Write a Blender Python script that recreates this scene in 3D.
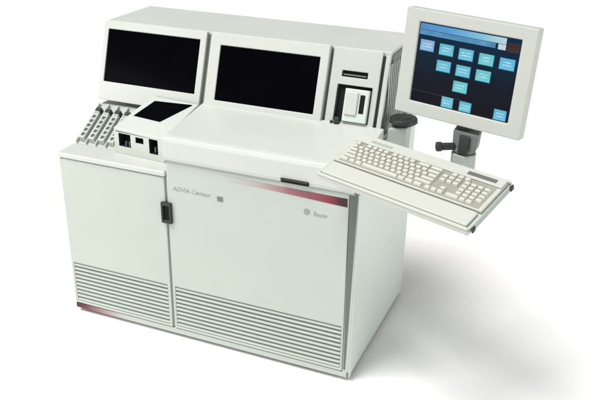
import bpy, bmesh, math, random
from mathutils import Vector, Matrix

random.seed(7)
for o in list(bpy.data.objects):
    bpy.data.objects.remove(o)
S = bpy.context.scene
COL = S.collection

# ------------------------------------------------------------------ camera
YAW, PITCH, ROLL, FPX = 0.3901388, -0.4313081, 0.015849, 813.46
CAM = Vector((0.885109, -2.712713, 2.167560))
f = Vector((-math.sin(YAW) * math.cos(PITCH), math.cos(YAW) * math.cos(PITCH), math.sin(PITCH)))
r = Vector((math.cos(YAW), math.sin(YAW), 0))
u = r.cross(f)
r2 = r * math.cos(ROLL) + u * math.sin(ROLL)
u2 = u * math.cos(ROLL) - r * math.sin(ROLL)
cd = bpy.data.cameras.new('camera')
cam = bpy.data.objects.new('camera', cd)
COL.objects.link(cam)
cd.sensor_width = 36
cd.lens = 36 * FPX / 600
cd.clip_end = 500
m = Matrix((r2, u2, -f)).transposed().to_4x4()
m.translation = CAM
cam.matrix_world = m
S.camera = cam

# ------------------------------------------------------------------ light
wd = bpy.data.worlds.new('World')
S.world = wd
wd.use_nodes = True
bg = wd.node_tree.nodes['Background']
bg.inputs[0].default_value = (1.0, 1.0, 1.0, 1)
bg.inputs[1].default_value = 0.37


def area_light(name, loc, target, size, power):
    ld = bpy.data.lights.new(name, 'AREA')
    ld.shape = 'SQUARE'
    ld.size = size
    ld.energy = power
    ld.color = (1.0, 0.99, 0.97)
    lo = bpy.data.objects.new(name, ld)
    COL.objects.link(lo)
    lo.location = loc
    lo.rotation_euler = (Vector(target) - Vector(loc)).to_track_quat('-Z', 'Y').to_euler()
    return lo


area_light('key_softbox', (-16.5, -19.5, 54.0), (-0.4, 0.6, 0.4), 28.0, 42500)
area_light('added_front_fill', (-2.7, -1.8, 1.2), (-0.9, 0.0, 0.5), 1.2, 20)  # added fill without a known source, brightens the doors towards the left
area_light('added_side_fill', (9.0, -1.0, 2.4), (0.0, 0.4, 0.5), 3.0, 210)  # added fill without a known source, lifts the right side
vs = S.view_settings
vs.view_transform = 'Standard'
vs.look = 'None'
vs.exposure = -0.06
vs.gamma = 1


# ------------------------------------------------------------------ materials
def node_mat(name):
    mt = bpy.data.materials.new(name)
    mt.use_nodes = True
    nt = mt.node_tree
    return mt, nt, nt.nodes['Principled BSDF']


def plastic(name, col, rough=0.45, spec=0.4, var=0.025, bump=0.02, scale=900.0, coat=0.0):
    """moulded / painted surface: faint mottling of colour and gloss, fine grain"""
    mt, nt, p = node_mat(name)
    tc = nt.nodes.new('ShaderNodeTexCoord')
    n1 = nt.nodes.new('ShaderNodeTexNoise')
    n1.inputs['Scale'].default_value = 3.5
    n1.inputs['Detail'].default_value = 5
    nt.links.new(tc.outputs['Object'], n1.inputs['Vector'])
    rp = nt.nodes.new('ShaderNodeValToRGB')
    a = [max(0, c * (1 - var)) for c in col]
    b = [min(1, c * (1 + var)) for c in col]
    rp.color_ramp.elements[0].color = (*a, 1)
    rp.color_ramp.elements[1].color = (*b, 1)
    rp.color_ramp.elements[0].position = 0.3
    rp.color_ramp.elements[1].position = 0.7
    nt.links.new(n1.outputs['Fac'], rp.inputs['Fac'])
    nt.links.new(rp.outputs['Color'], p.inputs['Base Color'])
    mr = nt.nodes.new('ShaderNodeMapRange')
    mr.inputs['To Min'].default_value = rough - 0.05
    mr.inputs['To Max'].default_value = rough + 0.07
    nt.links.new(n1.outputs['Fac'], mr.inputs['Value'])
    nt.links.new(mr.outputs['Result'], p.inputs['Roughness'])
    p.inputs['Specular IOR Level'].default_value = spec
    if bump > 0:
        n2 = nt.nodes.new('ShaderNodeTexNoise')
        n2.inputs['Scale'].default_value = scale
        n2.inputs['Detail'].default_value = 2
        nt.links.new(tc.outputs['Object'], n2.inputs['Vector'])
        bp = nt.nodes.new('ShaderNodeBump')
        bp.inputs['Strength'].default_value = bump
        bp.inputs['Distance'].default_value = 0.002
        nt.links.new(n2.outputs['Fac'], bp.inputs['Height'])
        nt.links.new(bp.outputs['Normal'], p.inputs['Normal'])
    return mt


def gradient(name, stops, x0, x1):
    """printed colour fade along the object's own x axis (metres from its centre)"""
    mt, nt, p = node_mat(name)
    tc = nt.nodes.new('ShaderNodeTexCoord')
    sp = nt.nodes.new('ShaderNodeSeparateXYZ')
    nt.links.new(tc.outputs['Object'], sp.inputs[0])
    mr = nt.nodes.new('ShaderNodeMapRange')
    mr.inputs['From Min'].default_value = x0
    mr.inputs['From Max'].default_value = x1
    nt.links.new(sp.outputs['X'], mr.inputs['Value'])
    rp = nt.nodes.new('ShaderNodeValToRGB')
    cr = rp.color_ramp
    while len(cr.elements) < len(stops):
        cr.elements.new(0.5)
    for e, (pos, c) in zip(cr.elements, stops):
        e.position = pos
        e.color = (*c, 1)
    nt.links.new(mr.outputs['Result'], rp.inputs['Fac'])
    nt.links.new(rp.outputs['Color'], p.inputs['Base Color'])
    p.inputs['Roughness'].default_value = 0.4
    return mt


def glow(name, col, strength, var=0.0):
    mt, nt, p = node_mat(name)
    p.inputs['Base Color'].default_value = (0.004, 0.004, 0.006, 1)
    p.inputs['Roughness'].default_value = 0.3
    p.inputs['Specular IOR Level'].default_value = 0.03
    p.inputs['Emission Color'].default_value = (*col, 1)
    p.inputs['Emission Strength'].default_value = strength
    if var:
        tc = nt.nodes.new('ShaderNodeTexCoord')
        n1 = nt.nodes.new('ShaderNodeTexNoise')
        n1.inputs['Scale'].default_value = 14
        nt.links.new(tc.outputs['Object'], n1.inputs['Vector'])
        mx = nt.nodes.new('ShaderNodeMixRGB')
        mx.inputs[1].default_value = (*[c * (1 - var) for c in col], 1)
        mx.inputs[2].default_value = (*[c * (1 + var) for c in col], 1)
        nt.links.new(n1.outputs['Fac'], mx.inputs[0])
        nt.links.new(mx.outputs[0], p.inputs['Emission Color'])
    return mt


WHITE = (0.52, 0.556, 0.515)
M = {}
M['body'] = plastic('body_paint', WHITE)
M['door'] = plastic('door_paint', (0.475, 0.52, 0.468))
M['lid'] = plastic('lid_plastic', (0.562, 0.588, 0.545), rough=0.4)
M['side'] = plastic('side_paint_brightened', (0.60, 0.675, 0.62))  # brighter base colour stands in for light missing on the side panel
M['cream'] = plastic('cream_plastic', (0.545, 0.56, 0.505), rough=0.5)
M['key'] = plastic('key_plastic', (0.58, 0.585, 0.52), rough=0.55)
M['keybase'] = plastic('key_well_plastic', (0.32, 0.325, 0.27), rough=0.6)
M['bezel'] = plastic('bezel_plastic', (0.50, 0.52, 0.475), rough=0.5)
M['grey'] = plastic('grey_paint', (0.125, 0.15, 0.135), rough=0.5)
M['midgrey'] = plastic('mid_grey_plastic', (0.36, 0.41, 0.37), rough=0.5)
M['dark'] = plastic('dark_plastic', (0.022, 0.026, 0.024), rough=0.45)
M['recess'] = plastic('recess_black', (0.012, 0.014, 0.013), rough=0.7, spec=0.1)
M['ventback'] = plastic('vent_back', (0.10, 0.115, 0.105), rough=0.7, spec=0.1)
M['rack'] = plastic('rack_plastic', (0.47, 0.51, 0.475), rough=0.4)
M['ink'] = plastic('grey_ink', (0.27, 0.295, 0.27), rough=0.5, bump=0)
M['inkgreen'] = plastic('green_grey_ink', (0.235, 0.33, 0.28), rough=0.5, bump=0)
M['inkdark'] = plastic('dark_ink', (0.16, 0.19, 0.16), rough=0.5, bump=0)


def glass_mat():
    mt, nt, p = node_mat('smoked_glass')
    tc = nt.nodes.new('ShaderNodeTexCoord')
    n1 = nt.nodes.new('ShaderNodeTexNoise')
    n1.inputs['Scale'].default_value = 5
    nt.links.new(tc.outputs['Object'], n1.inputs['Vector'])
    rp = nt.nodes.new('ShaderNodeValToRGB')
    rp.color_ramp.elements[0].color = (0.0010, 0.0010, 0.0018, 1)
    rp.color_ramp.elements[1].color = (0.0022, 0.0022, 0.0038, 1)
    nt.links.new(n1.outputs['Fac'], rp.inputs['Fac'])
    nt.links.new(rp.outputs['Color'], p.inputs['Base Color'])
    p.inputs['Roughness'].default_value = 0.12
    p.inputs['Specular IOR Level'].default_value = 0.015
    return mt


M['glass'] = glass_mat()


def floor_mat():
    mt, nt, p = node_mat('white_sweep_paper')
    tc = nt.nodes.new('ShaderNodeTexCoord')
    n1 = nt.nodes.new('ShaderNodeTexNoise')
    n1.inputs['Scale'].default_value = 0.8
    n1.inputs['Detail'].default_value = 4
    nt.links.new(tc.outputs['Object'], n1.inputs['Vector'])
    rp = nt.nodes.new('ShaderNodeValToRGB')
    rp.color_ramp.elements[0].color = (0.90, 0.895, 0.895, 1)
    rp.color_ramp.elements[1].color = (0.93, 0.925, 0.925, 1)
    nt.links.new(n1.outputs['Fac'], rp.inputs['Fac'])
    nt.links.new(rp.outputs['Color'], p.inputs['Base Color'])
    p.inputs['Roughness'].default_value = 0.9
    p.inputs['Specular IOR Level'].default_value = 0.1
    return mt


M['floor'] = floor_mat()

# ------------------------------------------------------------------ mesh helpers
ORG = {}          # world location of every Empty / part, by object


class MB:
    """collects shapes (world coordinates) and links them as one mesh object"""

    def __init__(self):
        self.bm = bmesh.new()
        self.mats = []

    def slot(self, mat):
        if mat not in self.mats:
            self.mats.append(mat)
        return self.mats.index(mat)

    def poly(self, pts, mat):
        fa = self.bm.faces.new([self.bm.verts.new(Vector(q)) for q in pts])
        fa.material_index = self.slot(mat)
        return fa

    def hexa(self, b, t, mat):
        """b, t: four corners each, same winding"""
        s = self.slot(mat)
        vb = [self.bm.verts.new(Vector(q)) for q in b]
        vt = [self.bm.verts.new(Vector(q)) for q in t]
        fs = [self.bm.faces.new(vb[::-1]), self.bm.faces.new(vt)]
        n = len(vb)
        for i in range(n):
            fs.append(self.bm.faces.new((vb[i], vb[(i + 1) % n], vt[(i + 1) % n], vt[i])))
        for q in fs:
            q.material_index = s
        return fs

    def box(self, x0, x1, y0, y1, z0, z1, mat):
        return self.hexa([(x0, y0, z0), (x1, y0, z0), (x1, y1, z0), (x0, y1, z0)],
                         [(x0, y0, z1), (x1, y0, z1), (x1, y1, z1), (x0, y1, z1)], mat)

    def prism(self, yz, x0, x1, mat):
        return self.hexa([(x0, y, z) for y, z in yz], [(x1, y, z) for y, z in yz], mat)

    def fbox(self, F, a0, a1, b0, b1, c0, c1, mat):
        """box in a frame F = (origin, U, V, N)"""
        O, U, V, N = F
        g = lambda a, b, c: O + U * a + V * b + N * c
        return self.hexa([g(a0, b0, c0), g(a1, b0, c0), g(a1, b1, c0), g(a0, b1, c0)],
                         [g(a0, b0, c1), g(a1, b0, c1), g(a1, b1, c1), g(a0, b1, c1)], mat)

    def cyl(self, p0, p1, r0, r1, mat, n=32):
        p0, p1 = Vector(p0), Vector(p1)
        ax = (p1 - p0).normalized()
        a = ax.orthogonal().normalized()
        b = ax.cross(a)
        ring = lambda c, rr: [c + (a * math.cos(2 * math.pi * i / n) + b * math.sin(2 * math.pi * i / n)) * rr for i in range(n)]
        return self.hexa(ring(p0, r0), ring(p1, r1), mat)

    def panel(self, F, a0, a1, b0, b1, t, holes, mat, back, wall=None):
        """slab of thickness t with rectangular recesses (a0,a1,b0,b1,depth)"""
        O, U, V, N = F
        g = lambda a, b, c=0: O + U * a + V * b + N * c
        A = sorted({a0, a1, *[h[0] for h in holes], *[h[1] for h in holes]})
        B = sorted({b0, b1, *[h[2] for h in holes], *[h[3] for h in holes]})
        inside = lambda a, b: any(h[0] < a < h[1] and h[2] < b < h[3] for h in holes)
        for i in range(len(A) - 1):
            for j in range(len(B) - 1):
                if not inside((A[i] + A[i + 1]) / 2, (B[j] + B[j + 1]) / 2):
                    self.poly([g(A[i], B[j]), g(A[i + 1], B[j]), g(A[i + 1], B[j + 1]), g(A[i], B[j + 1])], mat)
        cuts = lambda L, lo, hi: [q for q in L if lo - 1e-9 <= q <= hi + 1e-9]
        for ha0, ha1, hb0, hb1, d in holes:
            for xs, fixed, kind in ((cuts(A, ha0, ha1), hb0, 'b'), (cuts(A, ha0, ha1), hb1, 'b'),
                                    (cuts(B, hb0, hb1), ha0, 'a'), (cuts(B, hb0, hb1), ha1, 'a')):
                for k in range(len(xs) - 1):
                    q0, q1 = xs[k], xs[k + 1]
                    if kind == 'b':
                        self.poly([g(q0, fixed), g(q1, fixed), g(q1, fixed, -d), g(q0, fixed, -d)], wall or mat)
                    else:
                        self.poly([g(fixed, q0), g(fixed, q1), g(fixed, q1, -d), g(fixed, q0, -d)], wall or mat)
            self.poly([g(ha0, hb0, -d), g(ha1, hb0, -d), g(ha1, hb1, -d), g(ha0, hb1, -d)], back)
        for xs, fixed, kind in ((A, b0, 'b'), (A, b1, 'b'), (B, a0, 'a'), (B, a1, 'a')):
            for k in range(len(xs) - 1):
                q0, q1 = xs[k], xs[k + 1]
                if kind == 'b':
                    self.poly([g(q0, fixed), g(q1, fixed), g(q1, fixed, -t), g(q0, fixed, -t)], mat)
                else:
                    self.poly([g(fixed, q0), g(fixed, q1), g(fixed, q1, -t), g(fixed, q0, -t)], mat)
        self.poly([g(a0, b0, -t), g(a1, b0, -t), g(a1, b1, -t), g(a0, b1, -t)], mat)

    def build(self, name, parent=None, bevel=0.003, seg=2, smooth=False):
        bm = self.bm
        bmesh.ops.remove_doubles(bm, verts=bm.verts, dist=1e-5)
        bmesh.ops.recalc_face_normals(bm, faces=bm.faces)
        lo = Vector([min(v.co[i] for v in bm.verts) for i in range(3)])
        hi = Vector([max(v.co[i] for v in bm.verts) for i in range(3)])
        c = (lo + hi) / 2
        for v in bm.verts:
            v.co -= c
        me = bpy.data.meshes.new(name)
        bm.to_mesh(me)
        bm.free()
        for mt in self.mats:
            me.materials.append(M[mt] if isinstance(mt, str) else mt)
        o = bpy.data.objects.new(name, me)
        COL.objects.link(o)
        ORG[o] = c
        if parent:
            o.parent = parent
            o.location = c - ORG[parent]
        else:
            o.location = c
        if bevel:
            bv = o.modifiers.new('bevel', 'BEVEL')
            bv.width = bevel
            bv.segments = seg
            bv.limit_method = 'ANGLE'
            bv.angle_limit = math.radians(35)
            bv.harden_normals = False
        if smooth:
            for q in me.polygons:
                q.use_smooth = True
            try:
                me.set_sharp_from_angle(angle=math.radians(35))
            except Exception:
                pass
        return o


def thing(name, loc, label, cat, group=None):
    o = bpy.data.objects.new(name, None)
    o.empty_display_size = 0.05
    COL.objects.link(o)
    o.location = loc
    ORG[o] = Vector(loc)
    o['label'] = label
    o['category'] = cat
    if group:
        o['group'] = group
    return o


def lettering(name, body, F, size, mat, parent, shear=0.0, depth=0.0004):
    """writing as a thin real mesh lying on a surface; F = (origin, U, V, N)"""
    O, U, V, N = F
    cu = bpy.data.curves.new(name, 'FONT')
    cu.body = body
    cu.size = size
    cu.shear = shear
    cu.extrude = depth
    tmp = bpy.data.objects.new(name, cu)
    COL.objects.link(tmp)
    dg = bpy.context.evaluated_depsgraph_get()
    me = bpy.data.meshes.new_from_object(tmp.evaluated_get(dg))
    bpy.data.objects.remove(tmp)
    mx = Matrix((U, V, N)).transposed()
    for v in me.vertices:
        v.co = mx @ v.co
    me.materials.clear()
    me.materials.append(M[mat])
    o = bpy.data.objects.new(name, me)
    COL.objects.link(o)
    ORG[o] = Vector(O)
    o.parent = parent
    o.location = Vector(O) - ORG[parent]
    return o


X, Y, Z = Vector((1, 0, 0)), Vector((0, 1, 0)), Vector((0, 0, 1))

# ------------------------------------------------------------------ floor
fl = MB()
fl.poly([(-60, -30, 0), (60, -30, 0), (60, 90, 0), (-60, 90, 0)], 'floor')
flo = fl.build('floor', bevel=0)
flo['kind'] = 'structure'
flo['label'] = 'seamless white studio floor under the laboratory machine'

# ------------------------------------------------------------------ the analyser
AN = thing('laboratory_analyzer', (-0.7, 0.4, 0),
           'wide off-white floor-standing laboratory analyzer with two black windows, louvred doors and a red stripe',
           'lab machine')

b = MB(); b.box(-1.375, -0.03, 0.035, 0.78, 0, 0.03, 'dark'); b.build('plinth', AN, 0.002)

b = MB()
b.box(-1.398, -0.853, 0.03, 0.80, 0.024, 0.803, 'body')
b.box(-0.851, -0.012, 0.03, 0.80, 0.024, 0.883, 'body')
b.build('cabinet', AN, 0.003)

FF = lambda y: (Vector((0, y, 0)), X, Z, -Y)


def vent(parent, x0, x1, z0, z1, n):
    """louvred grille: slanted blades across a shallow recess"""
    g = MB()
    pitch = (z1 - z0) / n
    for i in range(n):
        zc = z0 + pitch * (i + 0.5)
        g.hexa([(x0, 0.0015, zc - pitch * 0.34), (x0, 0.0015, zc + pitch * 0.08), (x0, 0.013, zc + pitch * 0.28), (x0, 0.013, zc - pitch * 0.14)],
               [(x1, 0.0015, zc - pitch * 0.34), (x1, 0.0015, zc + pitch * 0.08), (x1, 0.013, zc + pitch * 0.28), (x1, 0.013, zc - pitch * 0.14)], 'door')
    return g.build('vent_grille', parent, 0.0012)


# left door
b = MB()
b.panel(FF(0), -1.400, -0.857, 0.050, 0.803, 0.028, [(-1.385, -0.872, 0.062, 0.272, 0.016)], 'door', 'ventback')
DL = b.build('cabinet_door', AN, 0.004)
vent(DL, -1.3845, -0.8725, 0.062, 0.272, 10)

# right door
b = MB()
b.panel(FF(0), -0.845, -0.026, 0.050, 0.880, 0.028, [(-0.832, -0.036, 0.062, 0.272, 0.016)], 'door', 'ventback')
DR = b.build('cabinet_door', AN, 0.004)
vent(DR, -0.8315, -0.0365, 0.062, 0.272, 10)
b = MB(); b.hexa([(-0.56, -0.0012, 0.846), (-0.031, -0.0012, 0.824), (-0.031, 0.0006, 0.824), (-0.56, 0.0006, 0.846)], [(-0.56, -0.0012, 0.862), (-0.031, -0.0012, 0.860), (-0.031, 0.0006, 0.860), (-0.56, 0.0006, 0.862)], gradient('stripe_print', [
    (0.0, (0.475, 0.52, 0.468)), (0.22, (0.46, 0.40, 0.385)), (0.55, (0.31, 0.12, 0.135)), (0.86, (0.20, 0.020, 0.036)), (0.94, (0.05, 0.003, 0.007)), (1.0, (0.025, 0.002, 0.004))],
    -0.2645, 0.2645))
st = b.build('stripe', DR, 0)
st['label'] = 'red stripe fading out to the left'
lettering('lettering', 'ADVIA Centaur', (Vector((-0.815, -0.0004, 0.752)), X, Z, -Y), 0.0275, 'ink', DR, 0.15)
b = MB(); b.box(-0.603, -0.576, -0.001, 0.0004, 0.742, 0.764, 'inkdark'); b.build('emblem', DR, 0)
# maker's mark below the stripe: round emblem with the name
b = MB(); b.cyl((-0.200, 0.0004, 0.772), (-0.200, -0.001, 0.772), 0.0135, 0.0135, 'inkgreen', 28)
b.build('emblem', DR, 0)
lettering('lettering', 'Bayer', (Vector((-0.172, -0.0004, 0.760)), X, Z, -Y), 0.027, 'inkgreen', DR)

# base strip with the red fade at its left end
b = MB(); b.box(-1.400, -0.006, 0.003, 0.028, 0.020, 0.046, gradient('base_strip_print', [
    (0.0, (0.045, 0.004, 0.01)), (0.035, (0.12, 0.02, 0.03)), (0.10, (0.32, 0.19, 0.20)), (0.19, (0.47, 0.49, 0.44)), (0.26, (0.475, 0.52, 0.468))],
    -0.697, 0.697))
b.build('base_strip', AN, 0.002)

# black grip on the seam between the doors
b = MB()
b.panel((Vector((0, -0.014, 0)), X, Z, -Y), -0.874, -0.824, 0.592, 0.690, 0.016, [(-0.864, -0.834, 0.606, 0.676, 0.009)], 'dark', 'recess')
b.build('door_grip', AN, 0.003)
# grey gap cover down the seam
b = MB(); b.box(-0.8565, -0.8455, 0.010, 0.028, 0.050, 0.803, 'midgrey'); b.build('seam_strip', AN, 0)

# corner post: tapering dark grey inlay between door and side panel
b = MB()
b.hexa([(-0.0245, 0.004, 0.046), (0.004, 0.004, 0.046), (0.004, 0.03, 0.046), (-0.0245, 0.03, 0.046)],
       [(-0.0245, 0.004, 0.883), (0.012, 0.004, 0.883), (0.012, 0.03, 0.883), (-0.0245, 0.03, 0.883)], 'door')
CP = b.build('corner_post', AN, 0.002)
b = MB()
b.hexa([(-0.0200, 0.0022, 0.060), (-0.0125, 0.0022, 0.060), (-0.0125, 0.0045, 0.060), (-0.0200, 0.0045, 0.060)],
       [(-0.0244, 0.0022, 0.881), (0.0095, 0.0022, 0.881), (0.0095, 0.0045, 0.881), (-0.0244, 0.0045, 0.881)], 'grey')
b.build('dark_inlay', CP, 0)
# side panel, leaning out a little towards the top as in the photograph
b = MB()
b.hexa([(-0.011, 0.031, 0.022), (0.004, 0.031, 0.022), (0.004, 0.808, 0.022), (-0.011, 0.808, 0.022)],
       [(-0.011, 0.031, 0.985), (0.013, 0.031, 0.985), (0.013, 0.808, 0.985), (-0.011, 0.808, 0.985)], 'side')
b.hexa([(0.0041, 0.004, 0.022), (0.0075, 0.004, 0.022), (0.0075, 0.0309, 0.022), (0.0041, 0.0309, 0.022)],
       [(0.0122, 0.004, 0.883), (0.0160, 0.004, 0.883), (0.0160, 0.0309, 0.883), (0.0122, 0.0309, 0.883)], 'side')
b.build('side_panel', AN, 0.003)

# worktop of the left bay
b = MB(); b.box(-1.404, -0.850, -0.006, 0.80, 0.8075, 0.832, 'lid'); b.build('worktop', AN, 0.006, 3)

# right-hand hood: front lip and gently sloping lid
b = MB()
b.prism([(-0.010, 0.888), (-0.016, 0.905), (-0.016, 0.975), (-0.006, 0.991), (0.012, 0.997), (0.345, 1.040), (0.345, 0.888)], -0.845, -0.002, 'lid')
HD = b.build('hood', AN, 0.005, 3)
b = MB()
b.box(-0.306, -0.188, -0.0205, -0.009, 0.8905, 0.9075, 'recess')
b.box(-0.306, -0.188, -0.024, -0.0207, 0.9010, 0.9075, 'dark')
b.build('handle', HD, 0.0015)
b = MB(); b.box(-0.845, -0.002, -0.004, 0.025, 0.8805, 0.8875, 'midgrey'); b.build('seam_strip', AN, 0)

# upper housing behind the faces
VN = Vector((0, 0.3135, 0.9496)).normalized()
NN = Vector((0, -VN.z, VN.y))
zy = lambda z: 0.437 - 0.33 * (1.332 - z)        # y of the sloping front plane at height z
b = MB()
b.prism([(zy(1.332) + 0.02, 1.331), (0.82, 1.331), (0.82, 1.0), (zy(1.0) + 0.02, 1.0)], -1.404, -0.020, 'body')
b.box(-0.845, -0.001, 0.36, 0.819, 0.888, 0.9995, 'body')
b.box(-1.403, -0.848, 0.52, 0.819, 0.8325, 0.9995, 'body')
b.build('housing', AN, 0.004)


def face_frame(z0, off=0.0):
    return (Vector((0, zy(z0) - off, z0)), X, VN, NN)


vlen = lambda z, z0: (z - z0) / VN.z

# left face with its window
z0 = 0.985
F = face_frame(z0)
b = MB()
hl = (-1.381, -0.897, vlen(1.067, z0), vlen(1.2985, z0))
b.panel(F, -1.406, -0.866, 0, vlen(1.334, z0), 0.019, [(*hl, 0.007)], 'lid', 'recess')
FL = b.build('tower_front', AN, 0.004, 3)
b = MB(); b.fbox(F, hl[0] + .001, hl[1] - .001, hl[2] + .001, hl[3] - .001, -0.0065, -0.003, 'glass'); b.build('window', FL, 0.001)

# middle face with its window, a little proud
z0 = 1.022
F = face_frame(z0, 0.015)
b = MB()
hm = (-0.786, -0.316, vlen(1.060, z0), vlen(1.290, z0))
b.panel(F, -0.837, -0.279, 0, vlen(1.341, z0), 0.033, [(*hm, 0.007)], 'lid', 'recess')
FM = b.build('tower_front', AN, 0.004, 3)
b = MB(); b.fbox(F, hm[0] + .001, hm[1] - .001, hm[2] + .001, hm[3] - .001, -0.0065, -0.003, 'glass'); b.build('window', FM, 0.001)

# grey seams between the faces
b = MB()
b.fbox(face_frame(1.03), -0.864, -0.842, 0, vlen(1.325, 1.03), -0.019, -0.0155, 'grey')
b.build('seam_strip', AN, 0)
b = MB()
b.fbox(face_frame(1.03), -0.2795, -0.2665, 0, vlen(1.325, 1.03), -0.019, -0.0135, 'grey')
b.build('seam_strip', AN, 0)

# right face: slot above, open bay with a cartridge below
z0 = 1.022
F = face_frame(z0)
b = MB()
slot = (-0.216, -0.104, vlen(1.222, z0), vlen(1.246, z0), 0.014)
bay = (-0.228, -0.076, vlen(1.046, z0), vlen(1.190, z0), 0.0185)
b.panel(F, -0.265, -0.052, 0, vlen(1.334, z0), 0.019, [slot, bay], 'body', 'recess', 'grey')
FR = b.build('tower_front', AN, 0.003)
b = MB()
b.fbox(F, -0.186, -0.082, vlen(1.044, z0) + .004, vlen(1.178, z0), -0.018, 0.016, 'side')
b.fbox(F, -0.178, -0.126, vlen(1.075, z0), vlen(1.166, z0), 0.0162, 0.024, 'lid')
CT = b.build('cartridge', FR, 0.003)
b = MB(); b.fbox(F, -0.117, -0.096, vlen(1.085, z0), vlen(1.158, z0), 0.0155, 0.0175, 'recess'); b.build('cartridge_slot', CT, 0.001)
b = MB(); b.fbox(F, -0.210, -0.110, vlen(1.227, z0), vlen(1.2335, z0), -0.013, -0.004, 'grey'); b.build('slot_flap', FR, 0.001)
b = MB()
b.fbox(F, -0.218, -0.196, 0.008, 0.040, -0.006, 0.020, 'dark')
b.fbox(F, -0.236, -0.224, 0.002, 0.024, 0.0005, 0.016, 'dark')
b.build('latch', FR, 0.003)
# corner trim; tower side vent, the monitor's shade painted in as grey
b = MB(); b.fbox(F, -0.0515, -0.0385, 0, vlen(1.318, z0), -0.0185, -0.010, 'dark'); b.build('seam_strip', AN, 0)
b = MB(); b.fbox(F, -0.038, -0.0185, 0, vlen(1.322, z0), -0.0185, -0.002, 'body'); b.build('corner_trim', AN, 0.003)
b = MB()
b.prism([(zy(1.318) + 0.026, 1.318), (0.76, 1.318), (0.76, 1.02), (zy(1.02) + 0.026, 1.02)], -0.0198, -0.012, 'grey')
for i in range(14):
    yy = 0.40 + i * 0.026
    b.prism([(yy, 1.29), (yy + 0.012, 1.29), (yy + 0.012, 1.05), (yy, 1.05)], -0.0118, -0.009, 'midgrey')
b.build('side_vent_painted_shade', AN, 0.002)

# sample ramp in the left bay
RP0, RP1 = Vector((0, 0.118, 0.8325)), Vector((0, 0.335, 0.962))
RV = (RP1 - RP0).normalized(); RN = Vector((0, -RV.z, RV.y)); RL = (RP1 - RP0).length
RF = (RP0, X, RV, RN)
b = MB()
b.prism([(0.118, 0.8325), (0.335, 0.962), (0.515, 0.962), (0.515, 0.8325)], -1.392, -1.176, 'rack')
for i in range(5):
    xc = -1.389 + i * 0.0525
    b.fbox(RF, xc - 0.003, xc + 0.003, 0.004, RL - 0.012, 0.0005, 0.016, 'lid')
b.build('sample_ramp', AN, 0.002)

# loader box
lid = lambda x, y: 0.9435 + 0.38 * (y - 0.088)
bl = [(-1.166, 0.100), (-0.900, 0.080), (-0.857, 0.318), (-1.100, 0.330)]
b = MB()
z_f = 0.930
O = Vector((-1.166, 0.100, 0.8325)); U = Vector((0.266, -0.020, 0)).normalized(); Nn = Vector((U.y, -U.x, 0))
BF = (O, U, Z, Nn)
w = 0.2667
b.panel(BF, 0, w, 0, 0.099, 0.05, [(0.026, 0.090, 0.036, 0.096, 0.045), (0.118, 0.160, 0.066, 0.092, 0.03), (0.190, 0.236, 0.030, 0.0975, 0.045)], 'lid', 'recess', 'dark')
back = [(-0.900, 0.1315), (-0.857, 0.318), (-1.100, 0.330), (-1.162, 0.1515)]
b.hexa([(x, y, 0.8325) for x, y in back], [(x, y, lid(x, y) - 0.014) for x, y in back], 'lid')
LB = b.build('loader_box', AN, 0.003)
b = MB()
b.hexa([(x, y, lid(x, y) - 0.0115) for x, y in bl], [(x, y, lid(x, y) + 0.0025) for x, y in bl], 'lid')
LL = b.build('loader_lid', LB, 0.004, 3)
b = MB()
pq = [(-1.114, 0.186), (-0.972, 0.174), (-0.880, 0.306), (-1.070, 0.296)]
b.hexa([(x, y, lid(x, y) + 0.002) for x, y in pq], [(x, y, lid(x, y) + 0.0055) for x, y in pq], 'glass')
b.build('dark_panel', LL, 0.0015)
# little guides in the loader openings
for a0, a1 in ((0.052, 0.058), (0.072, 0.078), (0.210, 0.216)):
    b = MB()
    b.fbox(BF, a0, a1, 0.0355, 0.058, -0.0455, -0.010, 'grey')
    b.build('loader_guide', LB, 0.001)

# keyboard tray on a swing arm -------------------------------------------------
TP = [Vector(q) for q in ((-0.019, 0.088, 1.104), (0.587, -0.148, 1.105), (0.496, -0.381, 1.015), (-0.109, -0.145, 1.014))]
TU = (TP[1] - TP[0]).normalized(); TD = (TP[3] - TP[0]); TD = (TD - TU * TD.dot(TU)).normalized()
TN = TD.cross(TU).normalized()
if TN.z < 0:
    TN = -TN
TW, TH = 0.652, 0.268
TF = (TP[3] - TN * 0.012, TU, -TD, TN)     # origin at the front left corner, b runs to the back
b = MB()
b.fbox(TF, 0, TW, 0, TH, -0.020, 0.0, 'cream')
b.fbox(TF, 0, TW, 0, 0.012, 0.0002, 0.010, 'cream')
b.fbox(TF, 0, 0.010, 0.0122, TH - 0.0102, 0.0002, 0.008, 'cream')
b.fbox(TF, 0, TW, TH - 0.010, TH, 0.0002, 0.012, 'cream')
TR = b.build('keyboard_tray', AN, 0.004, 3)
b = MB(); b.fbox(TF, 0.012, TW - 0.012, 0.0135, 0.085, 0.0004, 0.013, 'cream'); b.build('palm_rest', TR, 0.006, 4)
b = MB(); b.fbox(TF, TW + 0.0003, TW + 0.005, 0.022, TH - 0.020, -0.017, 0.004, 'midgrey'); b.build('edge_trim', TR, 0.001)
for bb in (0.024, TH - 0.014):
    b = MB(); b.fbox(TF, TW + 0.0052, TW + 0.011, bb - 0.011, bb + 0.009, -0.015, 0.005, 'dark'); b.build('bumper', TR, 0.003)

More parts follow.
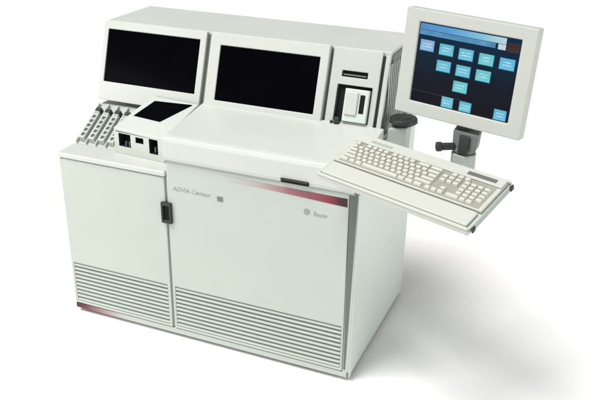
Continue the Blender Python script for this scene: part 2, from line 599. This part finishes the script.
b = MB()
b.hexa([(0.0135, 0.335, 0.90), (0.085, 0.345, 0.90), (0.085, 0.430, 0.90), (0.0135, 0.440, 0.90)],
       [(0.0135, 0.335, 1.046), (0.092, 0.345, 1.056), (0.092, 0.428, 1.056), (0.0135, 0.440, 1.046)], 'midgrey')
b.build('arm_post', AN, 0.008, 3)
b = MB()
b.cyl((0.066, 0.385, 1.0575), (0.066, 0.385, 1.066), 0.046, 0.046, 'recess')
b.cyl((0.066, 0.385, 1.0662), (0.066, 0.385, 1.086), 0.060, 0.056, 'dark')
b.cyl((0.066, 0.385, 1.0862), (0.066, 0.385, 1.090), 0.034, 0.022, 'dark')
b.build('arm_pivot', AN, 0.006, 3, smooth=True)


def bar(mb, p0, p1, hw, hh, mat):
    p0, p1 = Vector(p0), Vector(p1)
    d = (p1 - p0).normalized(); s = d.cross(Z).normalized(); n = s.cross(d)
    q = lambda p: [p + s * hw - n * hh, p - s * hw - n * hh, p - s * hw + n * hh, p + s * hw + n * hh]
    mb.hexa(q(p0), q(p1), mat)


b = MB()
bar(b, (0.075, 0.36, 0.935), (0.372, 0.095, 0.965), 0.030, 0.018, 'side')
bar(b, (0.365, 0.10, 0.962), (0.262, -0.130, 0.972), 0.030, 0.015, 'side')
b.fbox((TF[0], TF[1], TF[2], TF[3]), 0.24, 0.40, 0.07, 0.20, -0.090, -0.0205, 'side')
b.cyl((0.378, 0.094, 0.945), (0.378, 0.094, 1.088), 0.045, 0.045, 'midgrey')
b.build('support_arm', AN, 0.003, smooth=True)

# ------------------------------------------------------------------ sample racks, one per lane
rack_labels = ['sample rack in the leftmost lane of the sloping bay, at the machine edge',
               'sample rack in the second lane from the left edge of the bay',
               'sample rack in the third lane from the left, second from the loader box',
               'sample rack in the lane right beside the white loader box']


def rack(k):
    xc = -1.389 + 0.02625 + k * 0.0525
    base = RP0 + X * xc + RV * 0.02 + RN * 0.0006
    t = thing('sample_rack', base, rack_labels[k], 'rack', 'sample racks in the left loading bay')
    G = (base, X, RV, RN)
    g = MB()
    g.panel((base + RN * 0.026, X, RV, RN), -0.015, 0.015, 0, 0.150, 0.0258,
            [(-0.009, 0.009, 0.012 + i * 0.027, 0.030 + i * 0.027, 0.012) for i in range(5)], 'rack', 'midgrey')
    g.build('rack_body', t, 0.0015)
    g = MB()
    g.fbox(G, -0.0145, 0.0145, 0.151, 0.160, 0.0003, 0.029, 'rack')
    g.fbox(G, -0.0145, 0.0145, 0.1605, 0.183, 0.0003, 0.029, 'dark')
    g.build('end_clip', t, 0.003)
    return t


for k in range(4):
    rack(k)

# ------------------------------------------------------------------ keyboard
kb_base = TP[3] - TN * 0.0118 + TU * (TW / 2) + (-TD) * 0.17
KB = thing('keyboard', kb_base, 'cream computer keyboard lying on the swing-out tray below the monitor', 'keyboard')
KF = (TP[3] - TN * 0.0118, TU, -TD, TN)
k0, k1 = 0.090, TH - 0.0115
b = MB()
b.fbox(KF, 0.014, TW - 0.006, k0, k1, 0.0002, 0.014, 'cream')
b.fbox(KF, 0.014, TW - 0.006, k1 - 0.044, k1, 0.0142, 0.021, 'cream')
b.build('keyboard_case', KB, 0.004, 3)
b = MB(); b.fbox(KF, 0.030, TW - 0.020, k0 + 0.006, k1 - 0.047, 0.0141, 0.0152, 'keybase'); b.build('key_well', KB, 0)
b = MB(); b.fbox(KF, 0.084, 0.180, k1 - 0.031, k1 - 0.021, 0.0208, 0.0225, 'midgrey'); b.build('badge_strip', KB, 0.0005)
b = MB(); b.fbox(KF, 0.505, 0.618, k1 - 0.032, k1 - 0.016, 0.0208, 0.0228, 'grey'); b.build('indicator_panel', KB, 0.0005)

kx0, kx1 = 0.034, TW - 0.024
rows = 6
ky0, ky1 = k0 + 0.009, k1 - 0.050
ph = (ky1 - ky0) / rows
unit = (kx1 - kx0) / 22.7
keyrows = [
    [1.4, 1.2, 1.2, 6.2, 1.2, 1.4, 1.4, (0.35,), 1, 1, 1, (0.35,), 2, 1, 1],
    [2.2] + [1] * 10 + [2.8 - 0.8 + 0.8, (1.35,), 1, (1.35,), 1, 1, 1, 1],
    [1.8] + [1] * 11 + [2.2, (0.35,), (3,), (0.35,), 1, 1, 1, 1],
    [1.5] + [1] * 12 + [1.5, (0.35,), 1, 1, 1, (0.35,), 1, 1, 1, 1],
    [1] * 13 + [2, (0.35,), 1, 1, 1, (0.35,), 1, 1, 1, 1],
    [1, (1,), 1, 1, 1, 1, (0.5,), 1, 1, 1, 1, (0.5,), 2.0, 2.0, (1.0,), (0.35,), 1, 1, 1],
]
for j, row in enumerate(keyrows):
    x = kx0
    yy = ky0 + j * ph
    for k in row:
        if isinstance(k, tuple):
            x += k[0] * unit
            continue
        wk = k * unit
        g = MB()
        O_, U_, V_, N_ = KF
        P = lambda a, c, h: O_ + U_ * a + V_ * c + N_ * h
        h0, h1 = 0.0153, 0.0235 + 0.0008 * j
        e, tt = 0.0012, 0.0042
        g.hexa([P(x + e, yy + e, h0), P(x + wk - e, yy + e, h0), P(x + wk - e, yy + ph - e, h0), P(x + e, yy + ph - e, h0)],
               [P(x + tt, yy + tt, h1), P(x + wk - tt, yy + tt, h1), P(x + wk - tt, yy + ph - tt + 0.0015, h1), P(x + tt, yy + ph - tt + 0.0015, h1)], 'key')
        g.build('key', KB, 0.0008, 1)
        x += wk

# ------------------------------------------------------------------ monitor
my, mt_, mr = math.radians(-13.6), math.radians(4.9), math.radians(-1.2)
MC = Vector((0.340, 0.100, 1.385))
a_ = Vector((math.cos(my), math.sin(my), 0))
n_ = Vector((-math.sin(my), math.cos(my), 0))
up = Z * math.cos(mt_) + n_ * math.sin(mt_)
MU = a_ * math.cos(mr) + up * math.sin(mr)
MV = up * math.cos(mr) - a_ * math.sin(mr)
MN = MU.cross(MV)
# the fit was made for the screen plane
MC2 = Vector((0.344, 0.095, 1.387))
MF = (MC2, MU, MV, MN)
MO = thing('computer_monitor', (0.375, 0.092, 1.0885), 'cream flat-panel monitor showing a dark screen with cyan buttons, on a grey swivel neck', 'monitor')
sw, sh = 0.388, 0.291
L_, R_, T_, B_ = -0.252, 0.246, 0.190, -0.196
b = MB()
b.panel(MF, L_, R_, B_, T_, 0.042, [(-sw / 2, sw / 2, -sh / 2, sh / 2, 0.010)], 'bezel', 'recess')
b.fbox(MF, L_ + 0.02, R_ - 0.02, B_ + 0.02, T_ - 0.02, -0.070, -0.0425, 'bezel')
b.fbox(MF, L_ + 0.09, R_ - 0.09, B_ + 0.07, T_ - 0.07, -0.095, -0.0705, 'bezel')
HS = b.build('monitor_case', MO, 0.005, 3)


def screen_mat():
    mt, nt, p = node_mat('screen_dark')
    tc = nt.nodes.new('ShaderNodeTexCoord')
    sp = nt.nodes.new('ShaderNodeSeparateXYZ')
    nt.links.new(tc.outputs['Object'], sp.inputs[0])
    n1 = nt.nodes.new('ShaderNodeTexNoise')
    n1.inputs['Scale'].default_value = 9
    nt.links.new(tc.outputs['Object'], n1.inputs['Vector'])
    ad = nt.nodes.new('ShaderNodeMath')
    ad.operation = 'MULTIPLY_ADD'
    nt.links.new(n1.outputs['Fac'], ad.inputs[0])
    ad.inputs[1].default_value = 0.10
    nt.links.new(sp.outputs['Z'], ad.inputs[2])
    mrg = nt.nodes.new('ShaderNodeMapRange')
    mrg.inputs['From Min'].default_value = -0.09
    mrg.inputs['From Max'].default_value = 0.19
    nt.links.new(ad.outputs[0], mrg.inputs['Value'])
    rp = nt.nodes.new('ShaderNodeValToRGB')
    cr = rp.color_ramp
    for e, (pos, c) in zip([cr.elements[0], cr.elements.new(0.35), cr.elements.new(0.65), cr.elements[-1]],
                           [(0, (0.008, 0.007, 0.010)), (0.35, (0.008, 0.010, 0.018)), (0.65, (0.003, 0.020, 0.040)), (1, (0.003, 0.026, 0.075))]):
        e.position = pos
        e.color = (*c, 1)
    nt.links.new(mrg.outputs['Result'], rp.inputs['Fac'])
    p.inputs['Base Color'].default_value = (0.003, 0.003, 0.005, 1)
    p.inputs['Roughness'].default_value = 0.25
    p.inputs['Specular IOR Level'].default_value = 0.03
    nt.links.new(rp.outputs['Color'], p.inputs['Emission Color'])
    p.inputs['Emission Strength'].default_value = 0.9
    return mt


SG = screen_mat()
b = MB(); b.fbox(MF, -sw / 2 + .0005, sw / 2 - .0005, -sh / 2 + .0005, sh / 2 - .0005, -0.0098, -0.006, SG)
SC = b.build('screen', MO, 0)


def bar_mat():
    mt, nt, p = node_mat('title_bar_glow')
    tc = nt.nodes.new('ShaderNodeTexCoord')
    sp = nt.nodes.new('ShaderNodeSeparateXYZ')
    nt.links.new(tc.outputs['Object'], sp.inputs[0])
    mrg = nt.nodes.new('ShaderNodeMapRange')
    mrg.inputs['From Min'].default_value = -0.17
    mrg.inputs['From Max'].default_value = 0.17
    nt.links.new(sp.outputs['X'], mrg.inputs['Value'])
    rp = nt.nodes.new('ShaderNodeValToRGB')
    cr = rp.color_ramp
    for e, (pos, c) in zip([cr.elements[0], cr.elements.new(0.35), cr.elements.new(0.7), cr.elements[-1]],
                           [(0, (0.05, 0.26, 0.60)), (0.35, (0.06, 0.36, 0.80)), (0.7, (0.22, 0.62, 0.82)), (1, (0.62, 0.85, 0.86))]):
        e.position = pos
        e.color = (*c, 1)
    nt.links.new(mrg.outputs['Result'], rp.inputs['Fac'])
    p.inputs['Base Color'].default_value = (0.004, 0.004, 0.006, 1)
    nt.links.new(rp.outputs['Color'], p.inputs['Emission Color'])
    p.inputs['Emission Strength'].default_value = 0.8
    return mt


def sbox(mb, u0, u1, v0, v1, c0, c1, mat):
    g = sw / 2 - 0.001
    k = sh / 2 - 0.001
    mb.fbox(MF, (u0 * 2 - 1) * g, (u1 * 2 - 1) * g, (1 - v1 * 2) * k, (1 - v0 * 2) * k, c0, c1, mat)


b = MB(); sbox(b, 0.006, 0.86, 0.012, 0.085, -0.0058, -0.0052, bar_mat()); b.build('title_bar', SC, 0)
b = MB(); sbox(b, 0.006, 0.765, 0.09, 0.150, -0.0058, -0.0052, glow('menu_bar_glow', (0.12, 0.36, 0.62), 0.75, 0.5)); b.build('menu_bar', SC, 0)
b = MB(); sbox(b, 0.79, 0.862, 0.09, 0.155, -0.0058, -0.0052, glow('clock_box_glow', (0.66, 0.82, 0.84), 0.85)); b.build('status_box', SC, 0)
b = MB(); sbox(b, 0.87, 0.992, 0.055, 0.165, -0.0058, -0.0052, glow('brown_glow', (0.055, 0.030, 0.024), 0.9, 0.4)); b.build('status_box', SC, 0)
b = MB(); sbox(b, 0.006, 0.60, 0.855, 0.861, -0.0058, -0.0052, glow('line_glow', (0.05, 0.06, 0.10), 0.8)); b.build('divider_line', SC, 0)
tints = [glow('button_blue', (0.30, 0.55, 0.86), 0.85, 0.35), glow('button_cyan', (0.16, 0.60, 0.78), 0.9, 0.35),
         glow('button_teal', (0.18, 0.66, 0.72), 0.9, 0.35), glow('button_sky', (0.16, 0.60, 0.88), 0.85, 0.35)]
marks = glow('button_marks', (0.72, 0.92, 0.94), 0.9)
shade = glow('button_shade', (0.02, 0.11, 0.16), 0.8)
bt = [(0.10, .275, 0), (0.30, .285, 1), (0.50, .295, 1), (0.70, .305, 2), (0.90, .31, 3),
      (0.295, .490, 1), (0.495, .500, 1), (0.695, .505, 2), (0.49, .70, 2), (0.385, .925, 1), (0.57, .935, 1), (0.915, .930, 3)]
for uc, vc, k in bt:
    b = MB()
    hw, hv = 0.070, 0.066
    if vc > 0.9:
        hw = 0.058
    sbox(b, uc - hw - .006, uc + hw + .006, vc - hv - .004, min(vc + hv + .010, .995), -0.0059, -0.0054, shade)
    v1_ = min(vc + hv, .990)
    sbox(b, uc - hw, uc + hw, vc - hv, v1_, -0.0053, -0.0048, tints[k])
    random.seed(int(uc * 100 + vc * 1000))
    for ln in range(2):
        hwl = hw * random.uniform(0.45, 0.8)
        vv = vc - 0.020 + ln * 0.034
        q0 = uc - hwl
        while q0 < uc + hwl - 0.004:
            q1 = min(q0 + random.choice((0.004, 0.006, 0.009)), uc + hwl)
            hh_ = random.choice((0.005, 0.007, 0.009))
            sbox(b, q0, q1, vv - hh_, vv + 0.007, -0.0047, -0.0045, marks)
            q0 = q1 + random.choice((0.0025, 0.003, 0.008))
    b.build('screen_button', SC, 0)

# neck
pb = MC2 + MV * (B_ + 0.03) - MN * 0.055
b = MB()
b.cyl((0.378, 0.094, 1.0885), (0.378, 0.096, 1.108), 0.040, 0.040, 'grey')
g4 = lambda z, hw, y0, y1: [MF[1] * sx * hw + Vector((0.381, yy, z)) for sx, yy in ((-1, y0), (1, y0), (1, y1), (-1, y1))]
b.hexa(g4(1.1082, 0.046, 0.062, 0.135), g4(1.170, 0.050, 0.075, 0.150), 'grey')
bar(b, (0.381, 0.128, 1.155), pb, 0.036, 0.016, 'dark')
b.build('neck', MO, 0.005, 3)
b = MB()
b.hexa(g4(1.095, 0.020, 0.048, 0.0615), g4(1.160, 0.020, 0.060, 0.0735), 'dark')
b.build('tilt_lock', MO, 0.003)
b = MB()
b.cyl((0.302, 0.055, 1.1115), (0.345, 0.078, 1.1115), 0.014, 0.014, 'dark', 20)
b.cyl((0.285, 0.045, 1.1115), (0.3015, 0.0548, 1.1115), 0.018, 0.018, 'dark', 20)
b.build('clamp_knob', MO, 0.003, smooth=True)
